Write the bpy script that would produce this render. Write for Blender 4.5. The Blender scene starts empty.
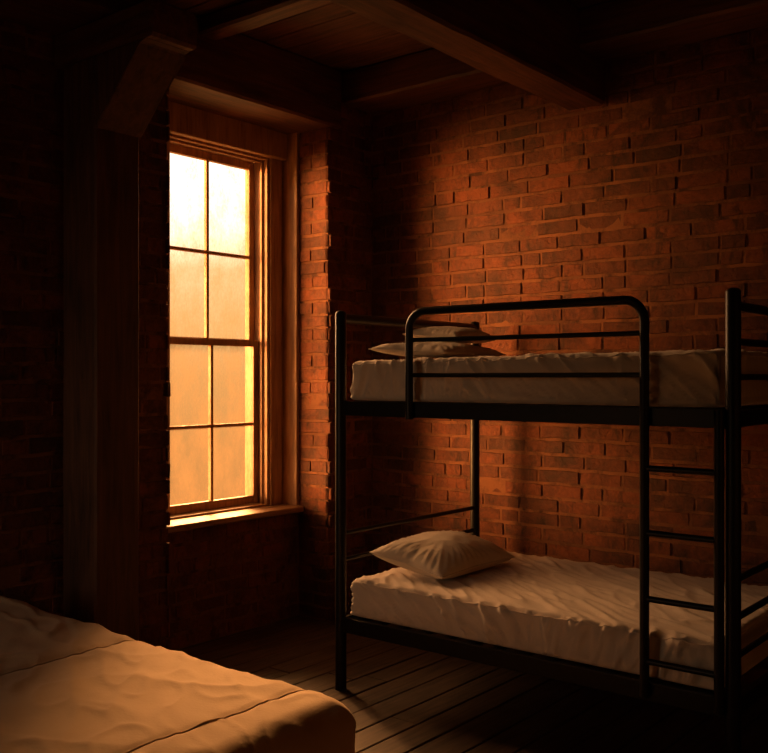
import bpy, bmesh, math, random
from mathutils import Vector, Matrix, noise

random.seed(7)
S = bpy.context.scene
COL = S.collection

# ------------------------------------------------------------------ camera
cam_d = bpy.data.cameras.new('camera')
cam = bpy.data.objects.new('camera', cam_d); COL.objects.link(cam)
cam_d.sensor_width = 36.0; cam_d.lens = 950 / 768 * 36.0
cam_d.clip_start = 0.05
cam.location = (3.142, -3.53, 1.55)
cam.rotation_euler = (math.pi / 2, 0, math.atan2(0.628, 0.778))
S.camera = cam

# ------------------------------------------------------------------ sky, daylight, exposure
S.view_settings.view_transform = 'Standard'; S.view_settings.look = 'None'
S.view_settings.gamma = 1.0; S.view_settings.use_curve_mapping = False
S.view_settings.exposure = 0.0

world = bpy.data.worlds.new('hazy_dusk_sky'); S.world = world
world.use_nodes = True
nt = world.node_tree; nt.nodes.clear()
w_out = nt.nodes.new('ShaderNodeOutputWorld')
w_bg = nt.nodes.new('ShaderNodeBackground')
w_tc = nt.nodes.new('ShaderNodeTexCoord')
w_sx = nt.nodes.new('ShaderNodeSeparateXYZ')
w_mr = nt.nodes.new('ShaderNodeMapRange')
w_cr = nt.nodes.new('ShaderNodeValToRGB')
w_mr.inputs['From Min'].default_value = -0.25; w_mr.inputs['From Max'].default_value = 0.75
nt.links.new(w_tc.outputs['Generated'], w_sx.inputs[0])
nt.links.new(w_sx.outputs['Z'], w_mr.inputs['Value'])
nt.links.new(w_mr.outputs['Result'], w_cr.inputs['Fac'])
# glow lobes added to the haze, aimed to light parts of the room
last = w_cr.outputs['Color']
GLOWS = [((-0.80, -0.575, 0.06), 0.942, (205.0, 81.0, 21.0)),       # added low sun glow, aimed to light the bunk wall
         ((-0.93, 0.14, 0.36), 0.935, (56.0, 26.0, 10.0)),        # added glow for the pillows and bunk tops
         ((-0.73, 0.54, 0.53), 0.966, (330.0, 145.0, 46.0)),      # added high glow, aimed at the near bed
         ((-0.92, 0.12, -0.62), 0.860, (7.0, 3.0, 0.9)),         # added upward glow for the lintel underside and ceiling
         ((0.00, -1.00, 0.08), 0.945, (4.6, 3.0, 1.9))]          # added pale fill glow outside the window behind the camera
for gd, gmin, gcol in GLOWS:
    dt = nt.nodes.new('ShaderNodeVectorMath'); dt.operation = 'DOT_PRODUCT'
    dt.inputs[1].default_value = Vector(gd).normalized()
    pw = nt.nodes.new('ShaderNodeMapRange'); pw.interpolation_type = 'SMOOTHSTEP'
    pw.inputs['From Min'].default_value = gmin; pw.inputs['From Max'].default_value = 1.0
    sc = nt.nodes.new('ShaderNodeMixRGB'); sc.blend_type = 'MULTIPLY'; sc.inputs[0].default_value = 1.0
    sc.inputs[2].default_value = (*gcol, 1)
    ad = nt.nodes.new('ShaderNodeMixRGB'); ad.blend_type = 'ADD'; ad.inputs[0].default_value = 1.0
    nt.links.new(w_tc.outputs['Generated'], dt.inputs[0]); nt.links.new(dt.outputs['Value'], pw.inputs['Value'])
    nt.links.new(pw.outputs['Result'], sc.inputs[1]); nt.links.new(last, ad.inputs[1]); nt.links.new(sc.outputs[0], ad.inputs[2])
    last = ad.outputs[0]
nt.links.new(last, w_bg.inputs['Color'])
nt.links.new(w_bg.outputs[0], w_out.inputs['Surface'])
# (sine of elevation + 0.25) -> radiance of the haze
SKY = [(0.00, (0.34, 0.16, 0.048)), (0.11, (0.46, 0.225, 0.066)), (0.18, (0.56, 0.285, 0.086)), (0.25, (0.72, 0.40, 0.13)),
       (0.302, (0.98, 0.60, 0.23)), (0.36, (1.25, 0.85, 0.42)), (0.40, (2.6, 2.15, 1.5)), (0.50, (4.6, 3.9, 3.0)),
       (0.60, (3.0, 1.6, 0.7)), (1.0, (2.0, 1.0, 0.4))]
cr = w_cr.color_ramp
while len(cr.elements) > 1: cr.elements.remove(cr.elements[0])
cr.elements[0].position = SKY[0][0]; cr.elements[0].color = (*SKY[0][1], 1)
for p, c in SKY[1:]:
    e = cr.elements.new(p); e.color = (*c, 1)
w_bg.inputs['Strength'].default_value = 1.0

pl = bpy.data.lights.new('window_daylight_portal', 'AREA')     # guides the sky's own light through the window
pl.shape = 'RECTANGLE'; pl.size = 2.26; pl.size_y = 0.84
pl.cycles.is_portal = True
po = bpy.data.objects.new('window_daylight_portal', pl); COL.objects.link(po)
po.location = (-1.505, 0.375, 1.83); po.rotation_euler = (0, -math.pi / 2, 0)
pl2 = bpy.data.lights.new('fill_window_portal', 'AREA')  # portal for the window added behind the camera
pl2.shape = 'RECTANGLE'; pl2.size = 1.30; pl2.size_y = 1.70
pl2.cycles.is_portal = True
po2 = bpy.data.objects.new('fill_window_portal', pl2); COL.objects.link(po2)
po2.location = (-0.05, -5.405, 1.75); po2.rotation_euler = (math.pi / 2, 0, 0)

S.cycles.max_bounces = 10; S.cycles.diffuse_bounces = 5; S.cycles.transparent_max_bounces = 12
S.cycles.sample_clamp_indirect = 6.0
S.cycles.use_denoising = True

# ------------------------------------------------------------------ materials
def nodes(name):
    m = bpy.data.materials.new(name); m.use_nodes = True
    t = m.node_tree; b = t.nodes['Principled BSDF']
    return m, t, b

def N(t, kind, **kw):
    n = t.nodes.new(kind)
    for k, v in kw.items():
        if k in n.inputs: n.inputs[k].default_value = v
        else: setattr(n, k, v)
    return n

def ramp(t, stops):
    r = t.nodes.new('ShaderNodeValToRGB'); c = r.color_ramp
    while len(c.elements) > 1: c.elements.remove(c.elements[0])
    c.elements[0].position = stops[0][0]; c.elements[0].color = (*stops[0][1], 1)
    for p, col in stops[1:]:
        e = c.elements.new(p); e.color = (*col, 1)
    return r

def bump(t, b, h, strength, dist=0.01):
    n = t.nodes.new('ShaderNodeBump'); n.inputs['Strength'].default_value = strength
    n.inputs['Distance'].default_value = dist
    t.links.new(h, n.inputs['Height']); t.links.new(n.outputs[0], b.inputs['Normal'])

def coords(t, scale=(1, 1, 1)):
    tc = t.nodes.new('ShaderNodeTexCoord'); mp = t.nodes.new('ShaderNodeMapping')
    mp.inputs['Scale'].default_value = scale
    t.links.new(tc.outputs['Object'], mp.inputs['Vector'])
    return mp.outputs[0]

def mat_brick():
    m, t, b = nodes('old_red_brick')
    at = t.nodes.new('ShaderNodeAttribute'); at.attribute_name = 'tone'
    v = coords(t)
    n1 = N(t, 'ShaderNodeTexNoise', Scale=38.0, Detail=6.0, Roughness=0.65); t.links.new(v, n1.inputs['Vector'])
    n2 = N(t, 'ShaderNodeTexNoise', Scale=2.1, Detail=4.0); t.links.new(v, n2.inputs['Vector'])
    add = N(t, 'ShaderNodeMath', operation='MULTIPLY_ADD'); add.inputs[1].default_value = 0.55
    t.links.new(n1.outputs[0], add.inputs[0]); t.links.new(at.outputs['Fac'], add.inputs[2])
    ad2 = N(t, 'ShaderNodeMath', operation='MULTIPLY_ADD'); ad2.inputs[1].default_value = 0.5
    t.links.new(n2.outputs[0], ad2.inputs[0]); t.links.new(add.outputs[0], ad2.inputs[2])
    r = ramp(t, [(0.28, (0.058, 0.019, 0.009)), (0.55, (0.165, 0.044, 0.0135)), (0.80, (0.27, 0.070, 0.019)),
                 (1.0, (0.27, 0.088, 0.038))])
    mr = N(t, 'ShaderNodeMapRange'); mr.inputs['From Min'].default_value = 0.0; mr.inputs['From Max'].default_value = 1.45
    t.links.new(ad2.outputs[0], mr.inputs['Value']); t.links.new(mr.outputs[0], r.inputs[0])
    # chalky mortar smears over some of the faces
    n3 = N(t, 'ShaderNodeTexNoise', Scale=7.0, Detail=7.0, Roughness=0.7); t.links.new(v, n3.inputs['Vector'])
    k = N(t, 'ShaderNodeMapRange'); k.inputs['From Min'].default_value = 0.62; k.inputs['From Max'].default_value = 0.95
    t.links.new(n3.outputs[0], k.inputs['Value'])
    mx = N(t, 'ShaderNodeMixRGB'); mx.inputs[2].default_value = (0.24, 0.085, 0.034, 1)
    t.links.new(k.outputs[0], mx.inputs[0]); t.links.new(r.outputs[0], mx.inputs[1])
    # old soot and damp stains, blotchy and brick-sized
    n4 = N(t, 'ShaderNodeTexNoise', Scale=4.2, Detail=8.0, Roughness=0.72, Distortion=0.5); t.links.new(v, n4.inputs['Vector'])
    k4 = N(t, 'ShaderNodeMapRange'); k4.inputs['From Min'].default_value = 0.42; k4.inputs['From Max'].default_value = 0.64
    k4.inputs['To Max'].default_value = 0.88
    t.links.new(n4.outputs[0], k4.inputs['Value'])
    m4 = N(t, 'ShaderNodeMixRGB'); m4.inputs[2].default_value = (0.042, 0.015, 0.008, 1)
    t.links.new(k4.outputs[0], m4.inputs[0]); t.links.new(mx.outputs[0], m4.inputs[1])
    # old runs of tar and lime down the face
    vs = coords(t, (9, 9, 3.2))
    n6 = N(t, 'ShaderNodeTexNoise', Scale=1.3, Detail=8.0, Roughness=0.68, Distortion=0.3); t.links.new(vs, n6.inputs['Vector'])
    k6 = N(t, 'ShaderNodeMapRange'); k6.inputs['From Min'].default_value = 0.54; k6.inputs['From Max'].default_value = 0.66
    k6.inputs['To Max'].default_value = 0.80
    t.links.new(n6.outputs[0], k6.inputs['Value'])
    m6 = N(t, 'ShaderNodeMixRGB'); m6.inputs[2].default_value = (0.030, 0.012, 0.007, 1)
    t.links.new(k6.outputs[0], m6.inputs[0]); t.links.new(m4.outputs[0], m6.inputs[1])
    t.links.new(m6.outputs[0], b.inputs['Base Color'])
    b.inputs['Roughness'].default_value = 0.85
    n5 = N(t, 'ShaderNodeTexNoise', Scale=24.0, Detail=9.0, Roughness=0.72, Distortion=0.4); t.links.new(v, n5.inputs['Vector'])
    bump(t, b, n5.outputs[0], 0.9, 0.016)
    return m

def mat_mortar():
    m, t, b = nodes('lime_mortar')
    v = coords(t)
    n1 = N(t, 'ShaderNodeTexNoise', Scale=60.0, Detail=5.0); t.links.new(v, n1.inputs['Vector'])
    n2 = N(t, 'ShaderNodeTexNoise', Scale=3.0, Detail=4.0); t.links.new(v, n2.inputs['Vector'])
    r = ramp(t, [(0.3, (0.10, 0.038, 0.017)), (0.7, (0.29, 0.115, 0.045))])
    n7 = N(t, 'ShaderNodeTexNoise', Scale=6.0, Detail=8.0, Roughness=0.7); t.links.new(v, n7.inputs['Vector'])
    k7 = N(t, 'ShaderNodeMapRange'); k7.inputs['From Min'].default_value = 0.45; k7.inputs['From Max'].default_value = 0.62
    t.links.new(n7.outputs[0], k7.inputs['Value'])
    m7 = N(t, 'ShaderNodeMixRGB'); m7.inputs[2].default_value = (0.060, 0.022, 0.011, 1)
    t.links.new(n2.outputs[0], r.inputs[0]); t.links.new(r.outputs[0], m7.inputs[1]); t.links.new(k7.outputs[0], m7.inputs[0])
    t.links.new(m7.outputs[0], b.inputs['Base Color'])
    b.inputs['Roughness'].default_value = 0.95
    bump(t, b, n1.outputs[0], 0.6, 0.005)
    return m

def mat_wood(name, c0, c1, scale, rough=0.6, bs=0.4):
    m, t, b = nodes(name)
    v = coords(t, scale)
    n1 = N(t, 'ShaderNodeTexNoise', Scale=4.0, Detail=8.0, Roughness=0.62, Distortion=0.6); t.links.new(v, n1.inputs['Vector'])
    v2 = coords(t)
    n2 = N(t, 'ShaderNodeTexNoise', Scale=2.5, Detail=5.0); t.links.new(v2, n2.inputs['Vector'])
    a = N(t, 'ShaderNodeMath', operation='MULTIPLY_ADD'); a.inputs[1].default_value = 0.5
    t.links.new(n2.outputs[0], a.inputs[0]); t.links.new(n1.outputs[0], a.inputs[2])
    r = ramp(t, [(0.55, c0), (0.95, c1)])
    t.links.new(a.outputs[0], r.inputs[0]); t.links.new(r.outputs[0], b.inputs['Base Color'])
    b.inputs['Roughness'].default_value = rough
    bump(t, b, n1.outputs[0], bs, 0.008)
    return m

def mat_fabric(name, c0, c1):
    m, t, b = nodes(name)
    v = coords(t)
    n2 = N(t, 'ShaderNodeTexNoise', Scale=6.0, Detail=4.0); t.links.new(v, n2.inputs['Vector'])
    n1 = N(t, 'ShaderNodeTexNoise', Scale=90.0, Detail=5.0); t.links.new(v, n1.inputs['Vector'])
    r = ramp(t, [(0.3, c0), (0.7, c1)])
    t.links.new(n2.outputs[0], r.inputs[0]); t.links.new(r.outputs[0], b.inputs['Base Color'])
    b.inputs['Roughness'].default_value = 0.9
    if 'Sheen Weight' in b.inputs: b.inputs['Sheen Weight'].default_value = 0.15
    bump(t, b, n1.outputs[0], 0.35, 0.003)
    return m

def mat_metal():
    m, t, b = nodes('black_painted_metal')
    v = coords(t)
    n = N(t, 'ShaderNodeTexNoise', Scale=25.0, Detail=4.0); t.links.new(v, n.inputs['Vector'])
    r = ramp(t, [(0.3, (0.003, 0.003, 0.003)), (0.7, (0.007, 0.0065, 0.006))])
    t.links.new(n.outputs[0], r.inputs[0]); t.links.new(r.outputs[0], b.inputs['Base Color'])
    b.inputs['Roughness'].default_value = 0.42
    b.inputs['Specular IOR Level'].default_value = 0.28
    return m

def mat_glass():
    # old window glass under a film of grime: partly clear, partly a milky scattering film
    m = bpy.data.materials.new('grimy_glass'); m.use_nodes = True
    t = m.node_tree; t.nodes.clear()
    o = t.nodes.new('ShaderNodeOutputMaterial')
    tr = N(t, 'ShaderNodeBsdfTransparent'); tr.inputs[0].default_value = (0.97, 0.95, 0.92, 1)
    tl = N(t, 'ShaderNodeBsdfTranslucent'); tl.inputs[0].default_value = (0.055, 0.042, 0.028, 1)
    v = coords(t, (1, 1, 0.55))
    n1 = N(t, 'ShaderNodeTexNoise', Scale=4.5, Detail=9.0, Roughness=0.7); t.links.new(v, n1.inputs['Vector'])
    n2 = N(t, 'ShaderNodeTexNoise', Scale=70.0, Detail=3.0, Roughness=0.6); t.links.new(v, n2.inputs['Vector'])
    a = N(t, 'ShaderNodeMath', operation='MULTIPLY_ADD'); a.inputs[1].default_value = 0.35
    t.links.new(n2.outputs[0], a.inputs[0]); t.links.new(n1.outputs[0], a.inputs[2])
    mr = N(t, 'ShaderNodeMapRange'); mr.inputs['From Min'].default_value = 0.42; mr.inputs['From Max'].default_value = 0.86
    mr.inputs['To Min'].default_value = 0.06; mr.inputs['To Max'].default_value = 0.80
    t.links.new(a.outputs[0], mr.inputs['Value'])
    mx = N(t, 'ShaderNodeMixShader')
    t.links.new(mr.outputs[0], mx.inputs[0]); t.links.new(tr.outputs[0], mx.inputs[1]); t.links.new(tl.outputs[0], mx.inputs[2])
    t.links.new(mx.outputs[0], o.inputs['Surface'])
    return m

M_BRICK = mat_brick(); M_MORTAR = mat_mortar(); M_METAL = mat_metal(); M_GLASS = mat_glass()
M_BEAM_X = mat_wood('dark_timber_along_x', (0.040, 0.016, 0.008), (0.16, 0.060, 0.025), (0.6, 7, 7))
M_BEAM_Y = mat_wood('dark_timber_along_y', (0.040, 0.016, 0.008), (0.16, 0.060, 0.025), (7, 0.6, 7))
M_BEAM_Z = mat_wood('dark_timber_upright', (0.034, 0.015, 0.008), (0.13, 0.055, 0.026), (7, 7, 0.6))
M_FRAME = mat_wood('worn_window_timber', (0.24, 0.125, 0.055), (0.50, 0.29, 0.14), (9, 9, 0.9), 0.55, 0.3)
M_SILL = mat_wood('worn_sill_timber', (0.20, 0.10, 0.045), (0.42, 0.24, 0.12), (9, 0.9, 9), 0.5, 0.3)
M_FLOOR = mat_wood('worn_floor_boards', (0.030, 0.019, 0.012), (0.115, 0.070, 0.044), (9, 0.7, 9), 0.7, 0.4)
M_CEIL = mat_wood('dark_ceiling_boards', (0.045, 0.018, 0.009), (0.16, 0.062, 0.027), (0.7, 8, 8), 0.75, 0.4)
M_PLASTER = mat_wood('plain_plaster', (0.16, 0.12, 0.085), (0.22, 0.165, 0.12), (1, 1, 1), 0.9, 0.3)
M_DARKWALL = mat_wood('brown_painted_wall', (0.10, 0.06, 0.04), (0.15, 0.095, 0.06), (1, 1, 1), 0.9, 0.3)
M_SHEET = mat_fabric('cream_cotton_sheet', (0.62, 0.51, 0.39), (0.72, 0.60, 0.47))
M_PILLOW = mat_fabric('cream_cotton_pillowcase', (0.66, 0.55, 0.40), (0.74, 0.63, 0.48))
M_COVER = mat_fabric('tan_cotton_bedspread', (0.52, 0.36, 0.22), (0.60, 0.43, 0.27))

# ------------------------------------------------------------------ helpers
def link(name, bm, mats, parent=None, smooth=False):
    me = bpy.data.meshes.new(name)
    bmesh.ops.recalc_face_normals(bm, faces=bm.faces[:])
    bm.to_mesh(me); bm.free()
    for m in (mats if isinstance(mats, (list, tuple)) else [mats]): me.materials.append(m)
    if smooth:
        for p in me.polygons: p.use_smooth = True
    o = bpy.data.objects.new(name, me); COL.objects.link(o)
    if parent is not None:
        o.parent = parent
        o.matrix_parent_inverse = Matrix.Translation(-parent.location)
    return o

def empty(name, loc):
    o = bpy.data.objects.new(name, None); COL.objects.link(o)
    o.location = loc; o.empty_display_size = 0.1
    return o

def tag(o, label=None, cat=None, group=None, kind=None):
    if label: o['label'] = label
    if cat: o['category'] = cat
    if group: o['group'] = group
    if kind: o['kind'] = kind
    return o

def box(bm, x0, x1, y0, y1, z0, z1, bev=0.0, seg=2, mi=0):
    r = bmesh.ops.create_cube(bm, size=1.0)
    vs = r['verts']
    for v in vs:
        v.co = Vector((x0 + (v.co.x + .5) * (x1 - x0), y0 + (v.co.y + .5) * (y1 - y0), z0 + (v.co.z + .5) * (z1 - z0)))
    fs = set(f for v in vs for f in v.link_faces)
    for f in fs: f.material_index = mi
    if bev > 0:
        es = list(set(e for v in vs for e in v.link_edges))
        bmesh.ops.bevel(bm, geom=es, offset=bev, segments=seg, profile=0.5, affect='EDGES')

def rough_beam(x0, x1, y0, y1, z0, z1, step=0.12, amp=0.006, bev=0.014, seed=0.0):
    """hewn timber: a bevelled box cut along its length and knocked slightly out of true"""
    bm = bmesh.new()
    box(bm, x0, x1, y0, y1, z0, z1, bev, 1)
    ext = [(x1 - x0, 0), (y1 - y0, 1), (z1 - z0, 2)]
    lo = (x0, y0, z0)
    L, ax = max(ext)
    n = max(2, int(L / step))
    for i in range(1, n):
        co = Vector((x0, y0, z0)); co[ax] = lo[ax] + L * i / n
        no = Vector((0, 0, 0)); no[ax] = 1
        bmesh.ops.bisect_plane(bm, geom=bm.verts[:] + bm.edges[:] + bm.faces[:], plane_co=co, plane_no=no)
    for v in bm.verts:
        d = noise.noise_vector(v.co * 5.0 + Vector((seed, seed * 2, 3))) * amp
        d[ax] = 0
        v.co += d
    return bm

def tube(bm, pts, r, n=12, cap=True, dome=False):
    pts = [Vector(p) for p in pts]
    rings = []
    t0 = (pts[1] - pts[0]).normalized()
    a = Vector((0, 0, 1)) if abs(t0.z) < 0.9 else Vector((0, 1, 0))
    u = t0.cross(a).normalized()
    radii = [r] * len(pts)
    if dome:                                         # rounded upper end
        end = pts[-1]; d = (pts[-1] - pts[-2]).normalized()
        pts = pts[:-1] + [end - d * r * 0.6] + [end - d * r * 0.6 * (1 - math.sin(k * math.pi / 8)) for k in (1, 2, 3)]
        radii = [r] * (len(pts) - 3) + [r * math.cos(k * math.pi / 8) for k in (1, 2, 3)]
    for i, p in enumerate(pts):
        if i == 0: t = pts[1] - pts[0]
        elif i == len(pts) - 1: t = pts[-1] - pts[-2]
        else: t = (pts[i + 1] - pts[i]).normalized() + (pts[i] - pts[i - 1]).normalized()
        t.normalize()
        u = (u - t * u.dot(t)).normalized(); w = t.cross(u)
        rings.append([bm.verts.new(p + (u * math.cos(q * 2 * math.pi / n) + w * math.sin(q * 2 * math.pi / n)) * radii[i]) for q in range(n)])
    for A, B in zip(rings, rings[1:]):
        for q in range(n):
            bm.faces.new((A[q], A[(q + 1) % n], B[(q + 1) % n], B[q]))
    if cap:
        bm.faces.new(rings[0][::-1]); bm.faces.new(rings[-1])

def smooth_link(name, bm, mats, parent=None, angle=40):
    o = link(name, bm, mats, parent, True)
    o.data.set_sharp_from_angle(angle=math.radians(angle))
    return o

# ------------------------------------------------------------------ brickwork
def bricks(bm, lay, O, U, Nn, width, height, ragged=(False, False), seed=1, pitch=0.0845, blen=0.262, joint=0.010, proud=0.005):
    """courses of separate worn bricks set proud of the mortar, on the face at O along U and up"""
    O = Vector(O); U = Vector(U); Nn = Vector(Nn); Z = Vector((0, 0, 1))
    rnd = random.Random(seed)
    nrow = int(math.ceil(height / pitch))
    for j in range(nrow):
        v0 = j * pitch + joint / 2; v1 = min((j + 1) * pitch - joint / 2, height)
        if v1 - v0 < 0.015: continue
        u = -blen * (0.5 if j % 2 else 0.0) - rnd.random() * 0.03
        while u < width:
            L = blen * (0.5 if rnd.random() < 0.16 else 1.0) + rnd.uniform(-0.012, 0.012)
            a, b = u + joint * .35, u + L - joint * .35
            u += L
            ra = rb = 0.0
            if a < 0.02: a = 0.0; ra = rnd.uniform(-0.012, 0.004) if ragged[0] else 0
            if b > width - 0.03: b = width; rb = rnd.uniform(-0.014, 0.028) if ragged[1] else 0; u = width + 1
            if b - a < 0.02: continue
            a += ra; b += rb
            d = proud + rnd.uniform(-0.0025, 0.0025)
            if rnd.random() < 0.03: d = 0.0
            tone = 0.10 + rnd.random() * 0.36 - (0.12 if rnd.random() < 0.12 else 0)
            c = 0.006
            tilt = [rnd.uniform(-0.002, 0.002) for _ in range(4)]
            nu = max(2, int((b - a) / 0.05))
            base = []; front = []
            J = lambda k: rnd.uniform(-k, k)
            def P(uu, vv, dd):                      # courses wander a little, faces are worn uneven
                q = O + U * uu + Z * vv
                return q + Z * (0.007 * noise.noise(q * 1.7) + 0.003 * noise.noise(q * 9.0)) + Nn * (dd + 0.0016 * noise.noise(q * 11.0 + Vector((3, 1, 7))))
            us = [a + (b - a) * i / nu for i in range(nu + 1)]
            bot_b = []; top_b = []; bot_f = []; top_f = []
            for i, uu in enumerate(us):
                inset = c if i == 0 else (-c if i == nu else 0)
                bot_b.append(bm.verts.new(P(uu, v0 + J(.002), -0.014)))
                top_b.append(bm.verts.new(P(uu, v1 + J(.002), -0.014)))
                bot_f.append(bm.verts.new(P(uu + inset, v0 + c + J(.003), d - 0.0065 + tilt[0] + J(.0014))))
                top_f.append(bm.verts.new(P(uu + inset, v1 - c + J(.003), d - 0.0065 + tilt[1] + J(.0014))))
            fs = []
            for i in range(nu):
                fs.append(bm.faces.new((bot_f[i], bot_f[i + 1], top_f[i + 1], top_f[i])))
                fs.append(bm.faces.new((bot_b[i], bot_b[i + 1], bot_f[i + 1], bot_f[i])))
                fs.append(bm.faces.new((top_f[i], top_f[i + 1], top_b[i + 1], top_b[i])))
            fs.append(bm.faces.new((bot_b[0], bot_f[0], top_f[0], top_b[0])))
            fs.append(bm.faces.new((bot_f[-1], bot_b[-1], top_b[-1], top_f[-1])))
            for f in fs:
                f.material_index = 0
                f[lay] = tone

def wall_mesh():
    bm = bmesh.new(); lay = bm.faces.layers.float.new('tone')
    return bm, lay

H = 3.50
XW, YB = -0.90, 1.35              # window wall face, bunk wall face
A0, A1 = -0.339, 0.916            # alcove
XF, YF = 4.8, -5.2                # far ends of the room

# bunk wall
bm, lay = wall_mesh()
bricks(bm, lay, (XW, YB, 0), (1, 0, 0), (0, -1, 0), XF - XW, H, seed=3)
box(bm, -1.55, XF + 0.2, YB + 0.0065, YB + 0.25, 0, H, mi=1)
o = link('wall_back', bm, [M_BRICK, M_MORTAR]); tag(o, kind='structure')

# window wall with its alcove
bm, lay = wall_mesh()
bricks(bm, lay, (XW, YF, 0), (0, 1, 0), (1, 0, 0), A0 - YF, H, ragged=(False, True), seed=11)
bricks(bm, lay, (XW, A1, 0), (0, 1, 0), (1, 0, 0), YB - A1, H, ragged=(True, False), seed=12)
bricks(bm, lay, (-1.16, A1, 0), (1, 0, 0), (0, -1, 0), 0.26, H, ragged=(False, True), seed=13)
bricks(bm, lay, (-1.16, A0, 0), (1, 0, 0), (0, 1, 0), 0.26, H, ragged=(False, True), seed=14)
bricks(bm, lay, (-1.16, A0, 0), (0, 1, 0), (1, 0, 0), A1 - A0, 0.67, seed=15)
box(bm, -1.5, XW - 0.0065, YF - .2, A0 - 0.0065, 0, H, mi=1)
box(bm, -1.5, XW - 0.0065, A1 + 0.0065, YB + 0.1, 0, H, mi=1)
box(bm, -1.5, -1.165, A0 - .05, A1 + .05, 0, 0.675, mi=1)
box(bm, -1.5, -1.28, A0 - .05, A1 + .05, 2.975, H, mi=1)
o = link('wall_left', bm, [M_BRICK, M_MORTAR]); tag(o, kind='structure')

# the two walls behind and beside the camera; the one behind is opened for an added fill window
bm = bmesh.new(); box(bm, XF, XF + .2, YF - .2, YB + .2, 0, H); tag(link('wall_right', bm, M_PLASTER), kind='structure')
bm = bmesh.new()
box(bm, -1.5, -0.7, YF - .2, YF, 0, H); box(bm, 0.6, XF + .2, YF - .2, YF, 0, H)
box(bm, -0.7, 0.6, YF - .2, YF, 0, 0.9); box(bm, -0.7, 0.6, YF - .2, YF, 2.6, H)
tag(link('wall_front', bm, M_DARKWALL), kind='structure')

# floor boards run towards the bunk wall
bm = bmesh.new(); rnd = random.Random(5)
x = -1.5
while x < XF:
    wd = rnd.uniform(0.150, 0.185)
    y = YF - rnd.random() * 1.5
    while y < YB:
        L = rnd.uniform(1.8, 3.2); dz = rnd.uniform(-0.0025, 0.0)
        box(bm, x + .003, min(x + wd - .003, XF), max(y + .002, YF), min(y + L - .002, YB + .02), -0.03, dz, 0.004, 1)
        y += L
    x += wd
box(bm, -1.5, XF, YF, YB + .1, -0.12, -0.02)
tag(link('floor', bm, M_FLOOR), kind='structure')

# boarded ceiling
bm = bmesh.new(); y = YF
while y < YB:
    wd = rnd.uniform(0.17, 0.23)
    box(bm, -1.5, XF, y + .003, y + wd - .003, H + rnd.uniform(0, .004), H + 0.03, 0.004, 1)
    y += wd
box(bm, -1.6, XF + .2, YF - .2, YB + .25, H + 0.02, H + 0.15)
tag(link('ceiling', bm, M_CEIL), kind='structure')

# ------------------------------------------------------------------ window
win = tag(empty('window_1', (-1.3, 0.373, 0.68)), kind='structure')
def wl(name, bm, m, parent=win):
    o = bpy.data.objects.new(name, bpy.data.meshes.new(name))
    bmesh.ops.recalc_face_normals(bm, faces=bm.faces[:]); bm.to_mesh(o.data); bm.free()
    for q in (m if isinstance(m, list) else [m]): o.data.materials.append(q)
    COL.objects.link(o); o.parent = parent
    o.matrix_parent_inverse = Matrix.Translation(-parent.location)
    return o

bm = bmesh.new()                                   # box frame: jambs, head and sub-sill behind the sashes
box(bm, -1.5, -1.29, 0.762, 0.90, 0.69, 2.975, 0.003, 1)
box(bm, -1.5, -1.29, -0.15, -0.016, 0.69, 2.975, 0.003, 1)
box(bm, -1.5, -1.29, -0.016, 0.762, 2.945, 2.975, 0.003, 1)
box(bm, -1.5, -1.29, -0.016, 0.762, 0.68, 0.728, 0.003, 1)
box(bm, -1.345, -1.325, 0.748, 0.764, 0.728, 2.945, 0.003, 1)      # staff beads
box(bm, -1.345, -1.325, -0.018, -0.002, 0.728, 2.945, 0.003, 1)
box(bm, -1.345, -1.325, -0.016, 0.762, 2.930, 2.946, 0.003, 1)
wl('window_frame', bm, M_FRAME)
bm = bmesh.new()                                   # flat casing around the sashes
box(bm, -1.30, -1.275, 0.782, 0.888, 0.715, 2.975, 0.006, 2)
box(bm, -1.30, -1.275, A0, -0.035, 0.715, 2.975, 0.006, 2)
box(bm, -1.30, -1.275, A0, A1, 2.962, 3.0, 0.004, 2)
wl('window_casing', bm, M_FRAME)
bm = bmesh.new()                                   # smooth lining boards at either side and above
box(bm, -1.30, -1.155, 0.894, A1 + .01, 0.70, 3.14, 0.004, 1)
box(bm, -1.30, -1.155, A0 - .01, A0 + .022, 0.70, 3.14, 0.004, 1)
box(bm, -1.30, -1.24, A0 - .01, A1 + .01, 2.960, 3.16, 0.005, 1)
wl('window_lining', bm, M_FRAME)
bm = bmesh.new()
box(bm, -1.31, -1.105, A0 + .002, A1 - .002, 0.678, 0.716, 0.010, 3)
wl('window_sill', bm, M_SILL)

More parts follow.
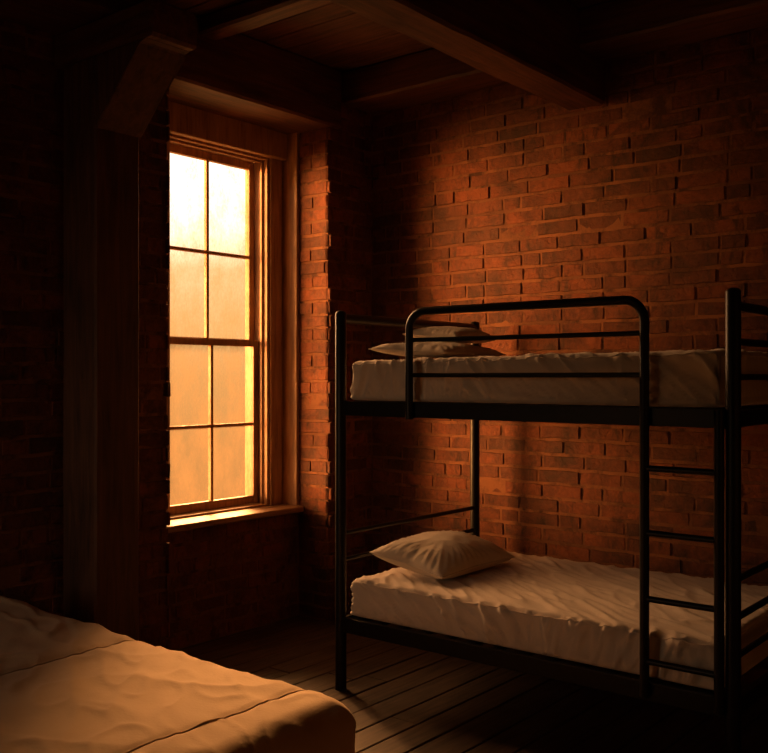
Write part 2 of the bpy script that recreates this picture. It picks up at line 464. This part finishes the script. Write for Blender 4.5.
def sash(name, x, z0, z1, zm, rails):
    """rails = heights (bottom rail, top rail)"""
    y0, y1, ym = 0.030, 0.716, 0.373
    bm = bmesh.new(); d0, d1 = x - 0.018, x + 0.018
    box(bm, d0, d1, y0 - 0.044, y0, z0 - rails[0], z1 + rails[1], 0.003, 1)
    box(bm, d0, d1, y1, y1 + 0.044, z0 - rails[0], z1 + rails[1], 0.003, 1)
    box(bm, d0, d1, y0 - .001, y1 + .001, z0 - rails[0], z0, 0.003, 1)
    box(bm, d0, d1, y0 - .001, y1 + .001, z1, z1 + rails[1], 0.003, 1)
    fr = wl(name, bm, M_FRAME)
    bm = bmesh.new()
    box(bm, x - .016, x + .014, ym - .0105, ym + .0105, z0 - .001, z1 + .001, 0.004, 1)
    box(bm, x - .015, x + .013, y0 - .001, y1 + .001, zm - .0105, zm + .0105, 0.004, 1)
    wl('glazing_bar', bm, M_FRAME, fr)
    for (a, b) in ((y0, ym - .0105), (ym + .0105, y1)):
        for (c, d) in ((z0, zm - .0105), (zm + .0105, z1)):
            bm = bmesh.new(); box(bm, x - .006, x - .003, a - .003, b + .003, c - .003, d + .003)
            # one single sheet per pane (its room side) carries the grime
            bm.faces.ensure_lookup_table()
            kill = [f for f in bm.faces if abs(f.normal.x) < .5 or f.calc_center_median().x < x - .0045]
            bmesh.ops.delete(bm, geom=kill, context='FACES')
            wl('pane', bm, M_GLASS, fr)
sash('upper_sash', -1.425, 1.790, 2.892, 2.322, (0.045, 0.050))
sash('lower_sash', -1.385, 0.782, 1.742, 1.243, (0.052, 0.040))

fill_win = tag(empty('added_fill_window', (-0.05, YF, 0.9)), kind='structure')  # invented window behind the camera, added as fill for the bunk fronts
bm = bmesh.new()
for b6 in ((-.7, -.64, .9, 2.6), (.54, .6, .9, 2.6), (-.64, .54, .9, .97), (-.64, .54, 2.53, 2.6), (-.64, .54, 1.73, 1.78)):
    box(bm, b6[0], b6[1], YF - .12, YF - .06, b6[2], b6[3], 0.004, 1)
for xx in (-0.25, 0.15):
    box(bm, xx - .012, xx + .012, YF - .105, YF - .075, .96, 2.54, 0.003, 1)
wl('window_frame', bm, M_FRAME, fill_win)
bm = bmesh.new(); box(bm, -.74, .64, YF - .19, YF + .05, .862, .898, 0.008, 2)
wl('window_sill', bm, M_SILL, fill_win)
bm = bmesh.new()
bm.faces.new([bm.verts.new(p) for p in ((-.65, YF - .09, .95), (.55, YF - .09, .95), (.55, YF - .09, 2.55), (-.65, YF - .09, 2.55))])
wl('pane', bm, M_GLASS, fill_win)

# ------------------------------------------------------------------ timbers
o = link('lintel_beam', rough_beam(-1.26, -0.868, -0.74, 1.02, 3.13, H, seed=1), M_BEAM_Y)
tag(o, 'hewn timber beam over the window alcove with a lit underside', 'beam')
o = link('wall_beam', rough_beam(-0.895, 4.78, 1.03, 1.345, 3.29, H, seed=2), M_BEAM_X)
tag(o, 'dark timber beam along the top of the brick wall behind the bunk bed', 'beam')
o = link('ceiling_girder', rough_beam(0.56, 0.79, -5.1, 1.34, 3.06, H, seed=3), M_BEAM_Y)
tag(o, 'big dark ceiling beam running over the bunk bed into the brick wall', 'beam')
o = link('ceiling_joist', rough_beam(-0.89, 0.56, -0.16, -0.02, 3.40, H, seed=4, amp=0.004), M_BEAM_X)
tag(o, 'slim ceiling joist between the window lintel and the big ceiling beam', 'beam')

post = tag(empty('timber_post', (-0.68, -0.90, 0)), 'heavy dark timber post left of the window with a slanted bracket at its top', 'post')
link('shaft', rough_beam(-0.812, -0.552, -1.022, -0.778, 0, 3.0, seed=5, amp=0.003, bev=0.010), M_BEAM_Z, post)
bm = bmesh.new()                                    # bracket under the short bolster
prof = [(-0.556, 2.665), (-0.235, 2.99), (-0.19, 3.0), (-0.556, 3.0)]
fa = [bm.verts.new((x, -1.018, z)) for x, z in prof]; fb = [bm.verts.new((x, -0.768, z)) for x, z in prof]
bm.faces.new(fa); bm.faces.new(fb[::-1])
for i in range(4):
    j = (i + 1) % 4; bm.faces.new((fa[i], fb[i], fb[j], fa[j]))
bmesh.ops.bevel(bm, geom=bm.edges[:], offset=0.008, segments=1, affect='EDGES')
link('bracket', bm, M_BEAM_Z, post)
link('bolster', rough_beam(-0.89, -0.15, -1.022, -0.765, 3.0, 3.16, seed=6, amp=0.003), M_BEAM_X, post)
o = link('ceiling_girder', rough_beam(-0.895, -0.45, -5.1, -0.74, 3.16, H, seed=8), M_BEAM_Y)
tag(o, 'dark ceiling beam resting on the timber post left of the window', 'beam')

# ------------------------------------------------------------------ soft goods
def fbm(p, o=3):
    return noise.fractal(p, 1.0, 2.0, o)

def rounded_box_mesh(x0, x1, y0, y1, z0, z1, r, step, disp):
    bm = bmesh.new()
    c = Vector(((x0 + x1) / 2, (y0 + y1) / 2, (z0 + z1) / 2)); h = Vector(((x1 - x0) / 2, (y1 - y0) / 2, (z1 - z0) / 2))
    cache = {}
    nx = max(4, int(2 * h.x / step)); ny = max(4, int(2 * h.y / step)); nz = max(4, int(2 * h.z / step))
    n = (nx, ny, nz)
    def vert(i, j, k):
        key = (i, j, k)
        if key in cache: return cache[key]
        q = Vector((-h.x + 2 * h.x * i / nx, -h.y + 2 * h.y * j / ny, -h.z + 2 * h.z * k / nz))
        inner = Vector([max(-(h[a] - r), min(h[a] - r, q[a])) for a in range(3)])
        d = q - inner
        nn = d.normalized() if d.length > 1e-6 else Vector((0, 0, 1))
        p = inner + nn * r + c
        v = bm.verts.new(disp(p, nn)); cache[key] = v
        return v
    for a in range(3):
        b, e = [q for q in range(3) if q != a]
        for side in (0, n[a]):
            for i in range(n[b]):
                for j in range(n[e]):
                    ids = []
                    for (ii, jj) in ((i, j), (i + 1, j), (i + 1, j + 1), (i, j + 1)):
                        t = [0, 0, 0]; t[a] = side; t[b] = ii; t[e] = jj
                        ids.append(vert(*t))
                    try: bm.faces.new(ids)
                    except ValueError: pass
    return bm

def crease(x, sharp=2.0):
    """fold profile from smooth noise: narrow raised creases"""
    return max(0.0, 1.0 - abs(x) * sharp) ** 2

def mattress_disp(x0, x1, y0, y1, z0, z1, seed, sag=0.0):
    def f(p, n):
        s = Vector((seed, seed * 1.7, 0))
        top = max(0.0, n.z); side = math.sqrt(max(0.0, 1 - n.z * n.z))
        d = 0.0
        # pulled folds across the top, running slantwise
        q = Vector((p.x * 2.6 + p.y * 3.4, (p.y - p.x * .55) * 0.8, 0)) + s
        d += top * (0.007 * crease(noise.noise(q * 1.9), 4.5) + 0.0055 * crease(noise.noise(q * 4.1 + Vector((5, 2, 1))), 4.0) + 0.003 * fbm(q * 2.3) - 0.003)
        # gathers down the sides: slanting, tighter toward the tucked lower edge
        per = p.x if abs(n.y) > abs(n.x) else p.y
        zz = (p.z - z0) / (z1 - z0)
        amp = side * (1.0 - 0.88 * abs(n.x))
        sl = math.sin(per * 2.3 + seed) * 1.3 + 0.9
        g = Vector((per * 9.0 + zz * sl, zz * 0.8, seed * 3.1))
        d += amp * (0.024 * crease(noise.noise(g), 4.2) + 0.006 * noise.noise(g * 1.7))
        g2 = Vector((per * 19.0 + zz * sl * 2.4, zz * 1.0, seed * 5.7 + 9))
        d += amp * 0.021 * crease(noise.noise(g2), 3.8) * (1.15 - zz * .5)
        d -= side * 0.020
        d += 0.0025 * fbm(p * 2.6 + s)
        if n.z < -0.5: d = 0
        out = p + n * d
        out.z += sag * (p.x - x0) / (x1 - x0) * max(0, zz)
        return out
    return f

def edge_cord(pts, r, name, mat, parent):
    bm = bmesh.new(); tube(bm, pts, r, 6)
    return smooth_link(name, bm, mat, parent, 80)

def mattress(name, label, x0, x1, y0, y1, z0, z1, seed, sag=0.0, step=0.0105):
    root = tag(empty(name, ((x0 + x1) / 2, (y0 + y1) / 2, z0)), label, 'mattress', 'mattresses on the bunk bed')
    f = mattress_disp(x0, x1, y0, y1, z0, z1, seed, sag)
    r = 0.035
    link('fitted_sheet', rounded_box_mesh(x0, x1, y0, y1, z0, z1, r, step, f), M_SHEET, root, True)
    # corded seam round the upper edge
    pts = []
    k = 0.70710678
    def ep(x, y, n): pts.append(f(Vector((x, y, z1 - r)) + n * r, n) + n * 0.0008)
    m = 90
    for i in range(m + 1): ep(x0 + r + (x1 - x0 - 2 * r) * i / m, y0 + r, Vector((0, -k, k)))
    for i in range(1, 50): ep(x1 - r, y0 + r + (y1 - y0 - 2 * r) * i / 50, Vector((k, 0, k)))
    edge_cord(pts, 0.0035, 'piping', M_SHEET, root)
    return root

mattress('mattress', 'cream sheeted mattress on the lower bunk', 0.040, 1.900, 0.014, 1.170, 0.364, 0.550, 1.3)
mattress('mattress', 'cream sheeted mattress on the upper bunk behind the guard rail', 0.040, 1.900, 0.014, 1.170, 1.432, 1.628, 4.9, 0.024)

def pillow(label, cx, cy, zc, hx, hy, th, rot, tilt, seed, floor_z, group='pillows on the bunk bed', flat=0.42):
    """th = full height; hx, hy half sizes along its own axes"""
    bm = bmesh.new(); nx, ny = 46, 64; grid = {}
    s = Vector((seed, seed * 2.3, seed * .7))
    Rm = Matrix.Rotation(rot, 3, 'Z') @ Matrix.Rotation(tilt, 3, 'Y')
    for sd in (1, -1):
        for i in range(nx + 1):
            for j in range(ny + 1):
                u = -1 + 2 * i / nx; v = -1 + 2 * j / ny
                if sd == -1 and (i in (0, nx) or j in (0, ny)):
                    grid[(sd, i, j)] = grid[(1, i, j)]; continue
                a = max(0, (1 - u * u)) ** 0.52 * max(0, (1 - v * v)) ** 0.52
                pinch = 1 - 0.085 * (1 - abs(v)) * abs(u) ** 3
                pin2 = 1 - 0.07 * (1 - abs(u)) * abs(v) ** 3
                x = u * hx * pinch; y = v * hy * pin2
                z = th * (1 - flat) * a if sd == 1 else -th * flat * (a ** 0.7)
                # creases that radiate from the corners and run along the edges
                ang = math.atan2(abs(v), abs(u) + 1e-6)
                e = max(abs(u), abs(v))
                d = 0.017 * crease(noise.noise(Vector((ang * 7 * (1 if u > 0 else 1.3), e * 1.1, seed + (3 if v > 0 else 0) + (7 if u > 0 else 0)))), 2.6) * (e ** 2) * (1 - e ** 8)
                d += 0.008 * fbm(Vector((x * 7, y * 7, sd * 2)) + s) * a
                if sd == 1: z += d
                p = Rm @ Vector((x, y, z)) + Vector((cx, cy, zc))
                p.z = max(p.z, floor_z)                  # the underside settles flat on what carries it
                grid[(sd, i, j)] = bm.verts.new(p)
    for sd in (1, -1):
        for i in range(nx):
            for j in range(ny):
                q = [grid[(sd, i, j)], grid[(sd, i + 1, j)], grid[(sd, i + 1, j + 1)], grid[(sd, i, j + 1)]]
                bm.faces.new(q if sd == 1 else q[::-1])
    rim = [grid[(1, i, 0)].co.copy() for i in range(nx + 1)] + [grid[(1, nx, j)].co.copy() for j in range(1, ny + 1)] + \
          [grid[(1, i, ny)].co.copy() for i in range(nx - 1, -1, -1)] + [grid[(1, 0, j)].co.copy() for j in range(ny - 1, -1, -1)]
    root = tag(empty('pillow', (cx, cy, zc)), label, 'pillow', group)
    link('pillowcase', bm, M_PILLOW, root, True)
    edge_cord(rim, 0.0035, 'seam', M_PILLOW, root)
    return root

pillow('plump cream pillow at the head of the lower bunk', 0.290, 0.50, 0.626, 0.225, 0.335, 0.168, 0.0, math.radians(9), 2.0, 0.562, flat=0.40)
pillow('flat cream pillow lying directly on the upper bunk mattress', 0.31, 0.42, 1.676, 0.225, 0.29, 0.085, 0.04, math.radians(3), 5.0, 1.646)
pillow('cream pillow on top of the stack at the head of the upper bunk', 0.235, 0.635, 1.763, 0.18, 0.18, 0.096, -0.05, math.radians(4), 8.0, 1.728)

# ------------------------------------------------------------------ bunk bed
bunk = tag(empty('bunk_bed', (0.975, 0.6, 0)), 'black tubular metal bunk bed with ladder along the brick wall', 'bunk bed')
X0, BL, BW = 0.018, 1.945, 1.20
PR = 0.028
for (x, y) in ((X0, 0), (X0, BW), (BL, 0), (BL, BW)):
    bm = bmesh.new(); tube(bm, [(x, y, 0), (x, y, 0.9), (x, y, 1.878)], PR, 20, dome=True)
    smooth_link('post', bm, M_METAL, bunk)
for z in (0.290, 1.358):
    for y in (0, BW):
        bm = bmesh.new(); box(bm, X0 + PR - .004, BL - PR + .004, y - .016, y + .016, z, z + 0.072, 0.003, 2)
        link('side_rail', bm, M_METAL, bunk)
    for x in (X0, BL):
        bm = bmesh.new(); box(bm, x - .014, x + .014, PR - .004, BW - PR + .004, z + .004, z + 0.066, 0.003, 2)
        link('end_rail', bm, M_METAL, bunk)
    bm = bmesh.new()                                # sprung wire deck under the mattress
    for i in range(14):
        xx = 0.10 + i * (BL - 0.2) / 13
        box(bm, xx - .02, xx + .02, .01, BW - .01, z + .054, z + .070)
    link('slatted_deck', bm, M_METAL, bunk)
for x in (X0, BL):
    zs = [(1.838, .025), (0.772, .012), (0.640, .012)] if x == X0 else [(1.812, .018), (1.680, .014), (1.548, .012), (0.797, .013), (0.654, .013), (0.510, .012)]
    for z, r in zs:
        bm = bmesh.new(); tube(bm, [(x, 0, z), (x, BW, z)], r, 12)
        smooth_link('end_bar', bm, M_METAL, bunk)

GY = -0.034; G0, G1 = 0.470, 1.616; GZ = 1.850; R = 0.085
def arc(cx, cz, a0, a1, n=8):
    return [(cx + R * math.cos(a0 + (a1 - a0) * i / n), GY, cz + R * math.sin(a0 + (a1 - a0) * i / n)) for i in range(n + 1)]
bm = bmesh.new()
tube(bm, [(G0, GY, 1.352)] + arc(G0 + R, GZ - R, math.pi, math.pi / 2) + arc(G1 - R, GZ - R, math.pi / 2, 0) + [(G1, GY, 1.352)], 0.0185, 14)
gr = smooth_link('guard_rail', bm, M_METAL, bunk, 60)
for z in (1.718, 1.556):
    bm = bmesh.new(); tube(bm, [(G0, GY, z), (G1, GY, z)], 0.0105, 10)
    o = smooth_link('guard_bar', bm, M_METAL, gr)

lad = None
for x, top in ((G1, 1.352), (1.905, 1.43)):
    bm = bmesh.new(); tube(bm, [(x, GY, 0.31), (x, GY, top)], 0.0185, 14)
    o = smooth_link('ladder_rail', bm, M_METAL, bunk)
    lad = lad or o
for z in (1.195, 0.945, 0.691, 0.449):
    bm = bmesh.new(); tube(bm, [(G1, GY, z), (1.905, GY, z)], 0.0125, 12)
    smooth_link('ladder_rung', bm, M_METAL, bunk)

# ------------------------------------------------------------------ near bed
BX0, BX1, BY0, BY1, BZ = -0.74, 1.36, -2.92, -1.405, 0.615
bed = tag(empty('low_bed', ((BX0 + BX1) / 2, (BY0 + BY1) / 2, 0)), 'low wooden bed base under the tan covered mattress in the foreground', 'bed')
bm = bmesh.new(); box(bm, BX0 + .04, BX1 - .06, BY0 + .05, BY1 - .05, 0.10, 0.218, 0.01, 2)
link('bed_base', bm, M_BEAM_X, bed)
for x in (BX0 + .09, BX1 - .12):
    for y in (BY0 + .11, BY1 - .11):
        bm = bmesh.new(); box(bm, x - .035, x + .035, y - .035, y + .035, 0, 0.11, 0.006, 2)
        link('leg', bm, M_BEAM_Z, bed)

SEAM1, SEAM2 = 0.33, 1.16
def cover_disp(p, n):
    q = p.copy(); top = max(0.0, n.z); side = math.sqrt(max(0, 1 - n.z * n.z))
    d = 0.0
    w = Vector((p.x * 1.2 + p.y * .5, p.y * 2.4 - p.x * 1.1, 2.0))
    d += top * (0.005 * fbm(w * 1.2) + 0.007 * crease(noise.noise(w * 1.3 + Vector((4, 1, 0))), 3.5))
    d += top * 0.0022 * noise.noise(Vector((p.x * 9, p.y * 3.5, 6)))
    w2 = Vector((p.x * 3.0 + p.y * 5.5, p.y * 1.4 - p.x * 2.2, 4.4))
    d += top * (0.0060 * crease(noise.noise(w2 * 1.7), 4.0) + 0.003 * noise.noise(w2 * 3.1))
    q.z += top * 0.035 * max(0.0, 0.45 - p.x)           # a little fuller towards the head
    for sx in (SEAM1, SEAM2):                        # stitched seams pulled into the padding
        e = (p.x - sx) / 0.016
        d -= top * 0.007 * math.exp(-e * e)
        # puckers along the stitching
        e2 = (p.x - sx) / 0.08
        d += top * 0.004 * math.exp(-e2 * e2) * noise.noise(Vector((p.x * 6, p.y * 16, 1.0)))
    per = p.x if abs(n.y) > abs(n.x) else p.y
    g = Vector((per * 4.0, p.z * 1.0, 3.3))
    d += side * 0.014 * noise.noise(g)
    d += side * 0.008 * crease(noise.noise(Vector((per * 5 + p.z * 6, p.z * 2, 8))), 3)
    if n.z < -0.5: d = 0
    q += n * d
    return q
sp = tag(empty('mattress', ((BX0 + BX1) / 2, (BY0 + BY1) / 2, 0.22)), 'mattress under a padded tan cover with stitched seams on the foreground bed', 'mattress')
link('bedspread', rounded_box_mesh(BX0, BX1, BY0, BY1, 0.22, BZ, 0.09, 0.0105, cover_disp), M_COVER, sp, True)
for sx in (SEAM1, SEAM2):
    pts = []
    for i in range(121):
        y = BY0 + .1 + (BY1 - BY0 - .2) * i / 120
        pts.append(cover_disp(Vector((sx, y, BZ)), Vector((0, 0, 1))) + Vector((0, 0, 0.0018)))
    for k in range(1, 9):
        a = k / 8 * math.pi / 2
        nn = Vector((0, math.sin(a), math.cos(a)))
        pts.append(cover_disp(Vector((sx, BY1 - .09, BZ - .09)) + nn * .09, nn) + nn * .0005)
    edge_cord(pts, 0.0035, 'stitched_seam', M_COVER, sp)
